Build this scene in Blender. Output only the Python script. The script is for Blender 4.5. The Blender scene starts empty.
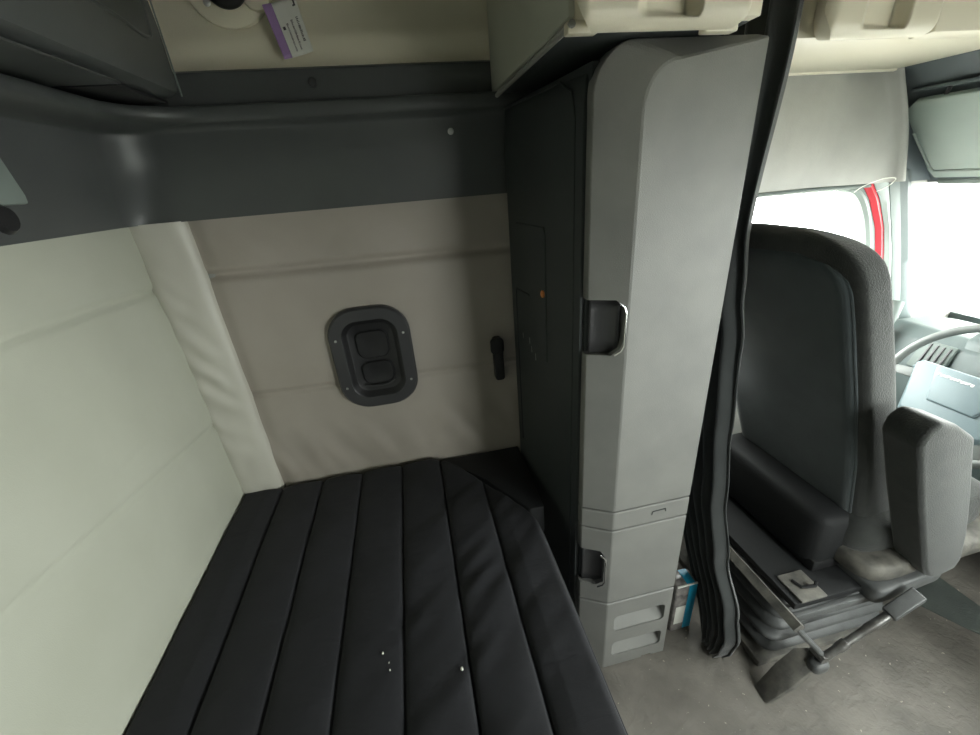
import bpy, bmesh, math, random
from mathutils import Vector, Matrix, noise
random.seed(7)
SC = bpy.context.scene
COL = SC.collection

# ------------------------------------------------------------------ camera
cam_d = bpy.data.cameras.new('camera')
cam = bpy.data.objects.new('camera', cam_d)
COL.objects.link(cam)
cam_d.sensor_width = 36.0
cam_d.lens = 403.877 / 980 * 36.0
cam_d.clip_start = 0.02
# axes of the camera in world space (right, up, back)
RX, UP, BK = Vector((0.9766, -0.2013, -0.0752)), Vector((0.1522, 0.4005, 0.9035)), Vector((-0.1518, -0.8939, 0.4219))
RX.normalize(); BK = (BK - RX * BK.dot(RX)).normalized(); UP = BK.cross(RX)
m = Matrix((RX, UP, BK)).transposed().to_4x4()
m.translation = Vector((0, 0, 1.7))
cam.matrix_world = m
SC.camera = cam

# ------------------------------------------------------------------ world, daylight, exposure
world = bpy.data.worlds.new('world'); SC.world = world
world.use_nodes = True
wn = world.node_tree.nodes; wl = world.node_tree.links
bg = wn['Background']
WORLD_STRENGTH = 26.0
bg.inputs['Color'].default_value = (1.0, 1.0, 0.97, 1)
bg.inputs['Strength'].default_value = WORLD_STRENGTH
SC.view_settings.view_transform = 'Standard'
SC.view_settings.look = 'None'
SC.view_settings.gamma = 1.0
SC.view_settings.use_curve_mapping = False
SC.view_settings.exposure = 0.0


def portal(name, loc, normal, sx, sy):
    """sky-light portal filling a window opening (adds no light of its own)"""
    l = bpy.data.lights.new(name, 'AREA'); l.shape = 'RECTANGLE'; l.size = sx; l.size_y = sy
    l.cycles.is_portal = True
    o = bpy.data.objects.new(name, l); COL.objects.link(o)
    n = Vector(normal).normalized()
    z = -n
    xax = Vector((0, 0, 1)).cross(z).normalized()
    yax = z.cross(xax)
    mm = Matrix((xax, yax, z)).transposed().to_4x4(); mm.translation = Vector(loc)
    o.matrix_world = mm


portal('windscreen_portal', (2.34, 0.2, 1.25), (-0.84, 0, -0.53), 2.36, 0.74)
portal('driver_window_portal', (1.55, 1.47, 1.25), (0, -1, 0), 1.0, 0.64)
portal('passenger_window_portal', (1.55, -1.06, 1.22), (0, 1, 0), 0.95, 0.8)


# ------------------------------------------------------------------ materials
def mat(name, col, rough=0.5, col2=None, nscale=8.0, bump=0.0, bscale=200.0, metal=0.0, sheen=0.0,
        spec=0.5, sheen_rough=0.5, bump2=0.0, b2scale=10.0, stretch=None, speck=None):
    mt = bpy.data.materials.new(name); mt.use_nodes = True
    nt = mt.node_tree; N = nt.nodes; L = nt.links
    b = N['Principled BSDF']
    b.inputs['Base Color'].default_value = (*col, 1)
    b.inputs['Roughness'].default_value = rough
    b.inputs['Metallic'].default_value = metal
    b.inputs['Specular IOR Level'].default_value = spec
    b.inputs['Sheen Weight'].default_value = sheen
    b.inputs['Sheen Roughness'].default_value = sheen_rough
    tc = N.new('ShaderNodeTexCoord')
    src = tc.outputs['Object']
    if stretch:
        mp = N.new('ShaderNodeMapping'); mp.inputs['Scale'].default_value = stretch[:3]
        if len(stretch) > 3: mp.inputs['Rotation'].default_value = (0, 0, stretch[3])
        L.new(src, mp.inputs['Vector']); ssrc = mp.outputs['Vector']
    else:
        ssrc = src
    colout = None
    if col2 is None: col2 = tuple(c * 0.88 for c in col)
    n1 = N.new('ShaderNodeTexNoise'); n1.inputs['Scale'].default_value = nscale; n1.inputs['Detail'].default_value = 5
    L.new(src, n1.inputs['Vector'])
    r = N.new('ShaderNodeValToRGB')
    r.color_ramp.elements[0].position = 0.32; r.color_ramp.elements[1].position = 0.68
    r.color_ramp.elements[0].color = (*col2, 1); r.color_ramp.elements[1].color = (*col, 1)
    L.new(n1.outputs['Fac'], r.inputs['Fac']); colout = r.outputs['Color']
    if speck:
        n3 = N.new('ShaderNodeTexNoise'); n3.inputs['Scale'].default_value = speck[0]; n3.inputs['Detail'].default_value = 3
        L.new(src, n3.inputs['Vector'])
        r3 = N.new('ShaderNodeValToRGB'); r3.color_ramp.elements[0].position = speck[1]; r3.color_ramp.elements[1].position = speck[1] + 0.04
        L.new(n3.outputs['Fac'], r3.inputs['Fac'])
        mx = N.new('ShaderNodeMix'); mx.data_type = 'RGBA'
        L.new(r3.outputs['Color'], mx.inputs[0]); L.new(colout, mx.inputs[6]); mx.inputs[7].default_value = (*speck[2], 1)
        colout = mx.outputs[2]
    L.new(colout, b.inputs['Base Color'])
    last = None
    if bump:
        n2 = N.new('ShaderNodeTexNoise'); n2.inputs['Scale'].default_value = bscale; n2.inputs['Detail'].default_value = 2
        L.new(src, n2.inputs['Vector'])
        bp = N.new('ShaderNodeBump'); bp.inputs['Strength'].default_value = bump; bp.inputs['Distance'].default_value = 0.002
        L.new(n2.outputs['Fac'], bp.inputs['Height']); last = bp.outputs['Normal']
    if bump2:
        n4 = N.new('ShaderNodeTexNoise'); n4.inputs['Scale'].default_value = b2scale; n4.inputs['Detail'].default_value = 3
        n4.inputs['Distortion'].default_value = 0.6
        L.new(ssrc, n4.inputs['Vector'])
        bp2 = N.new('ShaderNodeBump'); bp2.inputs['Strength'].default_value = bump2; bp2.inputs['Distance'].default_value = 0.01
        L.new(n4.outputs['Fac'], bp2.inputs['Height'])
        if last: L.new(last, bp2.inputs['Normal'])
        last = bp2.outputs['Normal']
    if last: L.new(last, b.inputs['Normal'])
    return mt


def glass_mat(name, tint=(0.96, 0.985, 0.975)):
    mt = bpy.data.materials.new(name); mt.use_nodes = True
    nt = mt.node_tree; N = nt.nodes; L = nt.links
    for n in list(N): N.remove(n)
    out = N.new('ShaderNodeOutputMaterial'); tr = N.new('ShaderNodeBsdfTransparent'); gl = N.new('ShaderNodeBsdfGlossy')
    gl.inputs['Roughness'].default_value = 0.02; tr.inputs['Color'].default_value = (*tint, 1)
    mx = N.new('ShaderNodeMixShader')
    mx.inputs['Fac'].default_value = 0.05; L.new(tr.outputs[0], mx.inputs[1]); L.new(gl.outputs[0], mx.inputs[2])
    L.new(mx.outputs[0], out.inputs['Surface'])
    return mt


M = {}
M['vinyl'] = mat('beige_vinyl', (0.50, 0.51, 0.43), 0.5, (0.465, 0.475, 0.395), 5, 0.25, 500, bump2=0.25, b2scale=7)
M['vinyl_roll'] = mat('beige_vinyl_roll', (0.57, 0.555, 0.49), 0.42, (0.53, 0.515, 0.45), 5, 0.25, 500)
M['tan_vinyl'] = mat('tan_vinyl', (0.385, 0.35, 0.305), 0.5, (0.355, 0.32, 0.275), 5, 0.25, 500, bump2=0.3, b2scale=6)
M['trim'] = mat('dark_grey_trim_plastic', (0.085, 0.092, 0.09), 0.33, (0.075, 0.08, 0.08), 6, 0.2, 700)
M['pan'] = mat('dark_bunk_plastic', (0.11, 0.12, 0.117), 0.4, (0.10, 0.108, 0.106), 3, 0.15, 700)
M['beige_plastic'] = mat('beige_plastic', (0.74, 0.69, 0.55), 0.38, (0.71, 0.66, 0.525), 4, 0.15, 500)
M['upper_panel'] = mat('beige_upper_panel', (0.80, 0.75, 0.60), 0.4, (0.77, 0.72, 0.57), 3, 0.15, 500)
M['cab_front'] = mat('grey_cabinet_front', (0.23, 0.23, 0.215), 0.45, (0.20, 0.20, 0.19), 9, 0.35, 450)
M['cab_side'] = mat('charcoal_cabinet_side', (0.045, 0.052, 0.053), 0.55, (0.037, 0.043, 0.044), 5, 0.3, 450)
M['black'] = mat('black_plastic', (0.018, 0.018, 0.019), 0.4, None, 9, 0.2, 400)
M['latch'] = mat('dark_latch_plastic', (0.05, 0.05, 0.052), 0.4, None, 9, 0.2, 500)
M['chrome'] = mat('chrome_edge', (0.75, 0.76, 0.76), 0.2, None, 5, metal=1.0)
M['steel'] = mat('brushed_steel', (0.38, 0.38, 0.37), 0.4, (0.2, 0.19, 0.18), 30, 0.3, 200, metal=0.8)
M['mattress'] = mat('black_ribbed_mattress_cloth', (0.012, 0.0125, 0.0165), 0.85, (0.010, 0.0105, 0.014), 12, 0.5, 900, sheen=0.06,
                    bump2=0.25, b2scale=9, stretch=(1.0, 2.4, 1.0, 0.7))
M['seam'] = mat('black_seam_thread', (0.006, 0.006, 0.008), 0.9)
M['bunk'] = mat('dark_bunk_and_seat_shade', (0.010, 0.011, 0.012), 0.7, None, 9, 0.3, 300)  # near-black bunk box; under the seat it paints deep shade
M['curtain'] = mat('dark_grey_curtain_cloth', (0.04, 0.045, 0.045), 0.9, (0.033, 0.037, 0.037), 10, 0.4, 600, sheen=0.3)
M['seat'] = mat('dark_grey_velour', (0.046, 0.049, 0.045), 0.9, (0.034, 0.037, 0.035), 25, 0.9, 260, sheen=0.3, sheen_rough=0.4)
M['seat_back'] = mat('dark_seat_back_cloth', (0.05, 0.066, 0.07), 0.85, (0.04, 0.052, 0.056), 14, 0.5, 400, sheen=0.35)
M['floor'] = mat('worn_grey_vinyl_floor', (0.21, 0.195, 0.17), 0.6, (0.13, 0.12, 0.105), 7, 0.5, 120, bump2=0.5, b2scale=26,
                 speck=(60, 0.69, (0.45, 0.41, 0.34)))
M['mat'] = mat('dark_green_floor_shade', (0.10, 0.115, 0.105), 0.6, (0.07, 0.08, 0.075), 8, 0.5, 120)  # dark green-grey tone of the painted footwell shadow
M['dust'] = mat('dusty_metal', (0.20, 0.19, 0.165), 0.65, (0.09, 0.088, 0.08), 22, 0.5, 150)
M['bellows'] = mat('grey_rubber_bellows', (0.13, 0.135, 0.135), 0.45, (0.085, 0.088, 0.088), 14, 0.3, 200)
M['header'] = mat('blue_grey_headliner', (0.12, 0.145, 0.155), 0.7, (0.105, 0.125, 0.135), 5, 0.3, 300)
M['leather'] = mat('light_grey_headliner_vinyl', (0.36, 0.36, 0.33), 0.55, (0.31, 0.31, 0.285), 6, 0.3, 300, bump2=0.3, b2scale=10)
M['visor'] = mat('pale_green_grey_visor', (0.30, 0.36, 0.33), 0.6, (0.27, 0.325, 0.3), 6, 0.2, 400)
M['red'] = mat('red_body_paint', (0.55, 0.02, 0.035), 0.3, (0.5, 0.018, 0.03), 5)
M['seal'] = mat('grey_door_seal', (0.11, 0.135, 0.125), 0.6, None, 6)
M['seal2'] = mat('pale_grey_pillar_plastic', (0.22, 0.26, 0.24), 0.5, None, 6)
M['dash'] = mat('grey_green_dashboard', (0.085, 0.11, 0.108), 0.5, (0.075, 0.095, 0.095), 6, 0.3, 400)
M['wheel'] = mat('grey_wheel_rim', (0.10, 0.11, 0.105), 0.5, None, 6, 0.2, 400)
M['hub'] = mat('pale_grey_wheel_hub', (0.13, 0.175, 0.19), 0.45, None, 6, 0.2, 400)
M['white'] = mat('white_label', (0.85, 0.85, 0.78), 0.5, None, 5)
M['purple'] = mat('purple_stripe', (0.42, 0.27, 0.55), 0.5, None, 5)
M['ink'] = mat('dark_label_ink', (0.10, 0.09, 0.09), 0.6, None, 5)
M['blue'] = mat('blue_packaging', (0.02, 0.38, 0.62), 0.35, None, 5)
M['wrap'] = mat('clear_grey_wrap', (0.35, 0.33, 0.31), 0.2, (0.12, 0.11, 0.11), 30)
M['amber'] = mat('amber_spot', (0.85, 0.30, 0.08), 0.3, None, 5)
M['screw'] = mat('screw_steel', (0.6, 0.6, 0.58), 0.3, None, 5, metal=0.7)
M['glass'] = glass_mat('window_glass')
M['ground'] = mat('pale_concrete_yard', (0.42, 0.41, 0.38), 0.9, (0.36, 0.35, 0.33), 1.5)
M['roof'] = mat('ceiling_liner', (0.30, 0.29, 0.26), 0.8, None, 5)


# ------------------------------------------------------------------ helpers
def link(name, me, mt, parent=None, smooth=False):
    o = bpy.data.objects.new(name, me); COL.objects.link(o)
    me.materials.append(mt)
    if parent is not None: o.parent = parent
    if smooth:
        for p in me.polygons: p.use_smooth = True
    return o


def tag(o, label=None, cat=None, group=None, kind=None):
    if label: o['label'] = label
    if cat: o['category'] = cat
    if group: o['group'] = group
    if kind: o['kind'] = kind
    return o


def thing(name, label, cat, group=None):
    o = bpy.data.objects.new(name, None); COL.objects.link(o); o.empty_display_size = 0.05
    return tag(o, label, cat, group)


def rebase(root, loc):
    """put the Empty at the thing's base while its parts stay where they stand"""
    loc = Vector(loc); root.location = loc
    for ch in root.children: ch.location = ch.location - loc


def finish(bm, name, mt, parent=None, smooth=False, bevel=0.0, seg=2, ang=30):
    bmesh.ops.recalc_face_normals(bm, faces=bm.faces)
    if bevel > 0:
        es = [e for e in bm.edges if len(e.link_faces) == 2 and e.calc_face_angle(0) > math.radians(ang)]
        bmesh.ops.bevel(bm, geom=es, offset=bevel, segments=seg, profile=0.5, affect='EDGES', clamp_overlap=True)
    me = bpy.data.meshes.new(name); bm.to_mesh(me); bm.free()
    o = link(name, me, mt, parent)
    if smooth:
        me.shade_smooth() if hasattr(me, 'shade_smooth') else None
        for p in me.polygons: p.use_smooth = True
        if smooth == 'auto':
            me2 = bmesh.new(); me2.from_mesh(me)
            for e in me2.edges:
                if len(e.link_faces) == 2 and e.calc_face_angle(0) > math.radians(35): e.smooth = False
            me2.to_mesh(me); me2.free()
    return o


def box(name, p0, p1, mt, parent=None, bevel=0.004, seg=2, rot=None, smooth='auto'):
    bm = bmesh.new(); add_box(bm, p0, p1)
    o = finish(bm, name, mt, parent, smooth, bevel, seg)
    if rot: spin(o, rot[0], rot[1], rot[2])
    return o


def add_box(bm, p0, p1):
    x0, y0, z0 = p0; x1, y1, z1 = p1
    vs = [bm.verts.new(v) for v in [(x0, y0, z0), (x1, y0, z0), (x1, y1, z0), (x0, y1, z0), (x0, y0, z1), (x1, y0, z1), (x1, y1, z1), (x0, y1, z1)]]
    for f in [(0, 3, 2, 1), (4, 5, 6, 7), (0, 1, 5, 4), (1, 2, 6, 5), (2, 3, 7, 6), (3, 0, 4, 7)]:
        bm.faces.new([vs[i] for i in f])


def spin(o, pivot, axis, ang):
    Rm = Matrix.Translation(Vector(pivot)) @ Matrix.Rotation(ang, 4, axis) @ Matrix.Translation(-Vector(pivot))
    o.data.transform(Rm)


def add_loft(bm, rings, close=True, cap=True):
    rr = [[bm.verts.new(p) for p in ring] for ring in rings]
    n = len(rr[0])
    for a, b in zip(rr[:-1], rr[1:]):
        for i in range(n if close else n - 1):
            j = (i + 1) % n
            bm.faces.new([a[i], a[j], b[j], b[i]])
    if cap and close:
        bm.faces.new(list(reversed(rr[0]))); bm.faces.new(rr[-1])
    return rr


def loft(name, rings, mt, parent=None, close=True, cap=True, smooth='auto', bevel=0.0, seg=2):
    bm = bmesh.new(); add_loft(bm, rings, close, cap)
    return finish(bm, name, mt, parent, smooth, bevel, seg)


def prism(name, pts, axis, a0, a1, mt, parent=None, bevel=0.003, seg=2, smooth='auto'):
    """polygon in the plane across `axis`, extruded a0..a1;  axis 'y': pts are (x,z), 'x': (y,z), 'z': (x,y)"""
    def P(p, a):
        return {'y': (p[0], a, p[1]), 'x': (a, p[0], p[1]), 'z': (p[0], p[1], a)}[axis]
    return loft(name, [[P(p, a0) for p in pts], [P(p, a1) for p in pts]], mt, parent, bevel=bevel, seg=seg, smooth=smooth)


def rrect(cx, cz, w, h, r, n=6, rot=0.0):
    pts = []
    for k, (sx, sz) in enumerate([(1, 1), (-1, 1), (-1, -1), (1, -1)]):
        for i in range(n + 1):
            a = math.pi / 2 * (k + i / n)
            pts.append((sx * (w / 2 - r) + r * math.cos(a), sz * (h / 2 - r) + r * math.sin(a)))
    c, s = math.cos(rot), math.sin(rot)
    return [(cx + x * c - z * s, cz + x * s + z * c) for x, z in pts]


def add_tube(bm, path, r, n=10, flat=1.0, cap=True):
    path = [Vector(p) for p in path]
    rings = []
    up = None
    for i, p in enumerate(path):
        t = (path[min(i + 1, len(path) - 1)] - path[max(i - 1, 0)]).normalized()
        if up is None:
            up = Vector((0, 0, 1)) if abs(t.z) < 0.9 else Vector((0, 1, 0))
        s = t.cross(up).normalized(); up = s.cross(t).normalized()
        rad = r[i] if isinstance(r, (list, tuple)) else r
        rings.append([p + s * math.cos(2 * math.pi * k / n) * rad + up * math.sin(2 * math.pi * k / n) * rad * flat for k in range(n)])
    add_loft(bm, rings, True, cap)


def tube(name, path, r, mt, parent=None, n=10, flat=1.0):
    bm = bmesh.new(); add_tube(bm, path, r, n, flat)
    return finish(bm, name, mt, parent, 'auto')


def smoothpath(pts, n=8):
    """Catmull-Rom through the points"""
    P = [Vector(p) for p in pts]; P = [P[0] * 2 - P[1]] + P + [P[-1] * 2 - P[-2]]
    out = []
    for i in range(1, len(P) - 2):
        for k in range(n):
            t = k / n
            out.append(0.5 * ((2 * P[i]) + (-P[i - 1] + P[i + 1]) * t + (2 * P[i - 1] - 5 * P[i] + 4 * P[i + 1] - P[i + 2]) * t * t
                              + (-P[i - 1] + 3 * P[i] - 3 * P[i + 1] + P[i + 2]) * t ** 3))
    out.append(P[-2]); return out


def sheet(name, fn, nu, nv, mt, parent=None, thick=0.0, smooth=True):
    vs = [fn(i / nu, j / nv) for j in range(nv + 1) for i in range(nu + 1)]
    fs = [(j * (nu + 1) + i, j * (nu + 1) + i + 1, (j + 1) * (nu + 1) + i + 1, (j + 1) * (nu + 1) + i) for j in range(nv) for i in range(nu)]
    me = bpy.data.meshes.new(name); me.from_pydata([tuple(v) for v in vs], [], fs); me.update()
    o = link(name, me, mt, parent, smooth)
    if thick:
        md = o.modifiers.new('thickness', 'SOLIDIFY'); md.thickness = thick; md.offset = 0
    return o


def cut(o, cutters, ang=30):
    for c in cutters:
        md = o.modifiers.new('cut', 'BOOLEAN'); md.operation = 'DIFFERENCE'; md.object = c; md.solver = 'EXACT'
    dg = bpy.context.evaluated_depsgraph_get(); dg.update()
    me = bpy.data.meshes.new_from_object(o.evaluated_get(dg))
    o.modifiers.clear(); old = o.data; o.data = me; bpy.data.meshes.remove(old)
    for c in cutters:
        d = c.data; bpy.data.objects.remove(c); bpy.data.meshes.remove(d)
    bm = bmesh.new(); bm.from_mesh(me)
    for f in bm.faces: f.smooth = True
    for e in bm.edges:
        e.smooth = not (len(e.link_faces) == 2 and e.calc_face_angle(0) > math.radians(ang))
    bm.to_mesh(me); bm.free()
    return o


def lerp(a, b, t): return a + (b - a) * t


def interp(tab, x):
    tab = sorted(tab)
    if x <= tab[0][0]: return tab[0][1]
    for (x0, y0), (x1, y1) in zip(tab[:-1], tab[1:]):
        if x <= x1:
            t = (x - x0) / (x1 - x0); t = t * t * (3 - 2 * t)
            return lerp(y0, y1, t)
    return tab[-1][1]


def screw(parent, loc, nrm, r=0.006, mt=None, name='screw'):
    nrm = Vector(nrm).normalized(); loc = Vector(loc)
    a = nrm.orthogonal().normalized(); b = nrm.cross(a)
    rings = []
    for d, rr in [(-0.003, r), (0.0015, r), (0.003, r * 0.75), (0.0035, r * 0.25)]:
        rings.append([loc + nrm * d + a * math.cos(k * math.pi / 6) * rr + b * math.sin(k * math.pi / 6) * rr for k in range(12)])
    return loft(name, rings, mt or M['screw'], parent)


# ================================================================== THE SETTING
WB, WL, WR, ZC = -0.765, 1.40, -1.0, 2.42
tag(box('floor', (WB - 0.05, WR - 0.05, -0.05), (2.6, WL + 0.05, 0), M['floor'], bevel=0), kind='structure')
tag(box('ceiling', (WB - 0.05, WR - 0.05, ZC), (2.6, WL + 0.05, ZC + 0.05), M['roof'], bevel=0), kind='structure')
tag(box('ground', (-14, -14, -1.3), (16, 16, -1.2), M['ground'], bevel=0), kind='structure')

wb = tag(box('wall_back', (WB - 0.06, WR - 0.05, 0), (WB - 0.012, WL + 0.06, ZC), M['vinyl'], bevel=0), kind='structure')


def groove(d, w):
    return math.exp(-(d / w) ** 2)


def pad_back(u, v):
    y = lerp(WR, 1.405, u); z = lerp(0.45, 1.70, v)
    s1 = 1.5 + (y - 0.866) * -0.055; s2 = 1.045 + (y - 1.02) * -0.14
    puff = 0.014 * (1 - groove(z - s1, 0.011) * 0.75 - groove(z - s1, 0.09) * 0.3 - groove(z - s2, 0.006) * 0.6 - groove(z - s2, 0.05) * 0.12)
    w = 0.003 * noise.noise(Vector((y * 3, z * 4, 0.3))) + 0.0035 * groove(z - s1 + 0.05, 0.06) * noise.noise(Vector((y * 14, z * 5, 1.7)))
    # a shallow curved fold low on the panel
    w -= 0.003 * groove(z - (1.13 + 0.5 * (y - 0.95) ** 2), 0.012) * groove(y - 1.0, 0.16)
    return (WB + puff + w, y, z)


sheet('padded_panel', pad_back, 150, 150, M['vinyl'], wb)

# driver's side wall: slab with the door window opening
win = [(1.10, 0.93), (2.0, 0.93), (1.95, 1.12), (1.885, 1.30), (1.84, 1.41), (1.80, 1.48), (1.755, 1.53), (1.71, 1.552), (1.64, 1.56), (1.10, 1.566)]
wlft = prism('wall_left', [(WB - 0.05, 0), (2.6, 0), (2.6, ZC), (WB - 0.05, ZC)], 'y', WL + 0.012, WL + 0.06, M['leather'], bevel=0)
cut(wlft, [prism('c', win, 'y', WL - 0.1, WL + 0.2, M['leather'], bevel=0)])
tag(wlft, kind='structure')


def pad_left(u, v):
    x = lerp(-0.66, 0.55, u); z = lerp(0.45, 1.72, v)
    s1 = 1.49 - 0.01 * (x + 0.3); s2 = 1.07 - 0.02 * (x + 0.5) + 0.01 * (x) ** 2
    e = x + 0.62
    puff = 0.016 * (1 - groove(z - s1, 0.013) * 1.1 - groove(z - s2, 0.008) * 0.7 - groove(z - s2, 0.05) * 0.25 - groove(z - s1, 0.06) * 0.25 - 0.7 * groove(e, 0.03))
    w = 0.0025 * noise.noise(Vector((x * 4, z * 4, 5.3)))
    # gathers under the seam and above the mattress
    g = groove(z - 0.80, 0.10)
    w += 0.013 * g * noise.noise(Vector((x * 16 + z * 6, z * 3, 2.2)))
    g2 = groove(z - 1.58, 0.08)
    w += 0.009 * g2 * noise.noise(Vector((x * 9 + z * 9, z * 2, 8.1)))
    return (x, WL + 0.002 - puff - w, z)


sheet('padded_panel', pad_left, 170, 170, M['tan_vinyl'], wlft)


# rounded padded corner roll (slightly narrower towards the bottom)
def roll(u, v):
    z = lerp(0.45, 1.657, v)
    a = Vector((-0.775, 1.375, 0)); b = Vector((-0.612, 1.392, 0))
    p = a.lerp(b, u)
    n = Vector((0.35, -0.93, 0)).normalized()
    bulge = 0.034 * (max(0.0, 1 - (2 * u - 1) ** 4)) ** 0.6
    wr = 0.006 * math.sin(z * 62 + 9 * u + 2.5 * noise.noise(Vector((z * 7, u * 2, 0)))) * groove(z - 1.18, 0.25) * math.exp(-((u - 0.35) / 0.3) ** 2)
    wr += 0.004 * noise.noise(Vector((u * 3, z * 12, 4.0)))
    p = p + n * (bulge + wr - 0.012)
    return (p.x, p.y, z)


tag(sheet('trim_1', roll, 24, 220, M['vinyl_roll']), kind='structure')


# dark ledge band running round the corner above the padding
def corner_path(xb, yl, r, n=14, y0=WR, x1=0.74):
    pts = [(xb, lerp(y0, yl - r, i / 16)) for i in range(17)]
    for i in range(1, n):
        a = math.pi / 2 * i / n
        pts.append((xb + r - r * math.cos(a), yl - r + r * math.sin(a)))
    pts += [(lerp(xb + r, x1, i / 16), yl) for i in range(17)]
    return pts


pA = corner_path(-0.742, 1.378, 0.06)
pB = corner_path(-0.615, 1.336, 0.17)
pC = corner_path(-0.745, 1.385, 0.05)
prof = [(1.655, 0.0, 0.0), (1.66, 0.0, 0.0), (1.70, 0.05, 0.0), (1.76, 0.20, 0.0), (1.81, 0.32, 0), (1.85, 0.32, 0), (1.872, 0.33, 0.0), (1.881, 0.50, 0), (1.887, 0.88, 0),
        (1.898, 1.0, 0), (1.912, 1.0, 0), (1.921, 0.96, 0), (1.925, 0.86, 0), (1.926, 0.5, 0)]


def band(u, v):
    k = u * (len(pA) - 1); i = min(int(k + 1e-6), len(pA) - 2); f = k - i
    j = min(int(v * (len(prof) + 2) + 1e-6), len(prof) + 2)
    if j < len(prof):
        z, s, _ = prof[j]
        a = Vector(pA[i]).lerp(Vector(pA[i + 1]), f); b = Vector(pB[i]).lerp(Vector(pB[i + 1]), f)
        q = a.lerp(b, s)
    else:
        z = [1.927, 1.94, 2.004][j - len(prof)]
        q = Vector(pC[i]).lerp(Vector(pC[i + 1]), f)
    return (q.x, q.y, z)


trim = sheet('trim_2', band, len(pA) - 1, len(prof) + 2, M['trim'])
md = trim.modifiers.new('b', 'BEVEL'); md.width = 0.003; md.segments = 2; md.limit_method = 'ANGLE'; md.angle_limit = math.radians(35)
tag(trim, kind='structure')
screw(trim, (0.173, 1.361, 1.835), (0, -1, 0), 0.009, M['screw'])
screw(trim, (-0.186, 1.381, 1.972), (0, -1, 0.2), 0.012, M['latch'], 'bolt')


# beige upper wall panel above the ledge with a rolled lower edge
def upper(u, v):
    x = lerp(WB, 0.74, u); z = lerp(2.004, ZC, v ** 1.6)
    d = (z - 2.004)
    y = 1.388 - 0.018 * math.exp(-(d / 0.02)) + 0.03 * (1 - math.exp(-d / 0.10)) - 0.008 * groove(d - 0.07, 0.03)
    return (x, min(y, 1.41), z)


tag(sheet('trim_3', upper, 30, 40, M['upper_panel']), kind='structure')

# passenger's side wall (behind the camera) with its door and sleeper windows
wr = box('wall_right', (WB - 0.05, WR - 0.06, 0), (2.6, WR, ZC), M['trim'], bevel=0)
cut(wr, [prism('c', [(1.12, 0.88), (1.98, 0.88), (1.8, 1.56), (1.12, 1.56)], 'y', WR - 0.2, WR + 0.1, M['vinyl'], bevel=0)])
tag(wr, kind='structure')
tag(box('window_3', (1.1, WR - 0.04, 0.86), (2.0, WR - 0.034, 1.58), M['glass'], bevel=0), kind='structure')

# front: header above the windscreen, firewall below, glass between
tag(prism('wall_front', [(2.10, 1.555), (1.75, 1.945), (1.75, ZC), (1.85, ZC), (1.85, 1.96), (2.15, 1.56)], 'y', WR, WL + 0.01, M['header'], bevel=0), kind='structure')
tag(box('firewall', (2.52, WR, 0), (2.57, WL + 0.01, 0.95), M['dash'], bevel=0), kind='structure')
tag(prism('window_2', [(2.125, 1.56), (2.53, 0.94), (2.536, 0.944), (2.131, 1.564)], 'y', WR, WL, M['glass'], bevel=0), kind='structure')
# header lower edge roll, front
tube('lower_edge_roll', [(2.10, WR + 0.01, 1.562), (2.10, 1.37, 1.562)], 0.014, M['seal2'], bpy.data.objects['wall_front'])

w1 = thing('window_1', None, None); tag(w1, kind='structure')
box('pane', (1.08, WL + 0.028, 0.91), (2.05, WL + 0.034, 1.59), M['glass'], w1, bevel=0)


# curved strips round the front of the door window: seals, red body, pillar trims
def strip(name, d0, d1, y0, y1, mt, parent, puff=0.0):
    e = [Vector(p) for p in win[1:]]
    def nrm(i):
        a = e[max(i - 1, 0)]; b = e[min(i + 1, len(e) - 1)]; t = (b - a).normalized()
        return Vector((t.y, -t.x))
    rings = []
    E_ = smoothpath([(p.x, 0, p.y) for p in e], 5)
    for i, p in enumerate(E_):
        a = E_[max(i - 1, 0)]; b = E_[min(i + 1, len(E_) - 1)]; t = (b - a).normalized()
        n = Vector((t.z, 0, -t.x))
        # trims run forward from the pillar and stay thin along the top
        k = 0.25 + 0.75 * max(0.0, min(1.0, (n.x + 0.1) / 0.9))
        q0 = p + n * d0 * k; q1 = p + n * d1 * k
        rings.append([(q0.x, y1, q0.z), (q0.x, y0, q0.z), ((q0.x + q1.x) / 2, y0 - puff, (q0.z + q1.z) / 2), (q1.x, y0, q1.z), (q1.x, y1, q1.z)])
    return loft(name, rings, mt, parent)


d1 = thing('door_1', None, None); tag(d1, kind='structure')
strip('window_seal', -0.008, 0.022, 1.395, 1.43, M['seal2'], d1, 0.006)
def ribbon(name, l, r, y0, mt, puff):
    rings = []
    for i in range(31):
        z = lerp(0.90, 1.61, i / 30)
        xa, xb = interp_l(l, z), interp_l(r, z)
        rings.append([(xa, 1.42, z), (xa, y0, z), ((xa + xb) / 2, y0 - puff, z), (xb, y0, z), (xb, 1.42, z)])
    return loft(name, rings, mt, d1)


def interp_l(tab, x):
    if x <= tab[0][0]: return tab[0][1]
    for (a, b), (c, d) in zip(tab[:-1], tab[1:]):
        if x <= c: return b + (d - b) * (x - a) / (c - a)
    return tab[-1][1]


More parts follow.
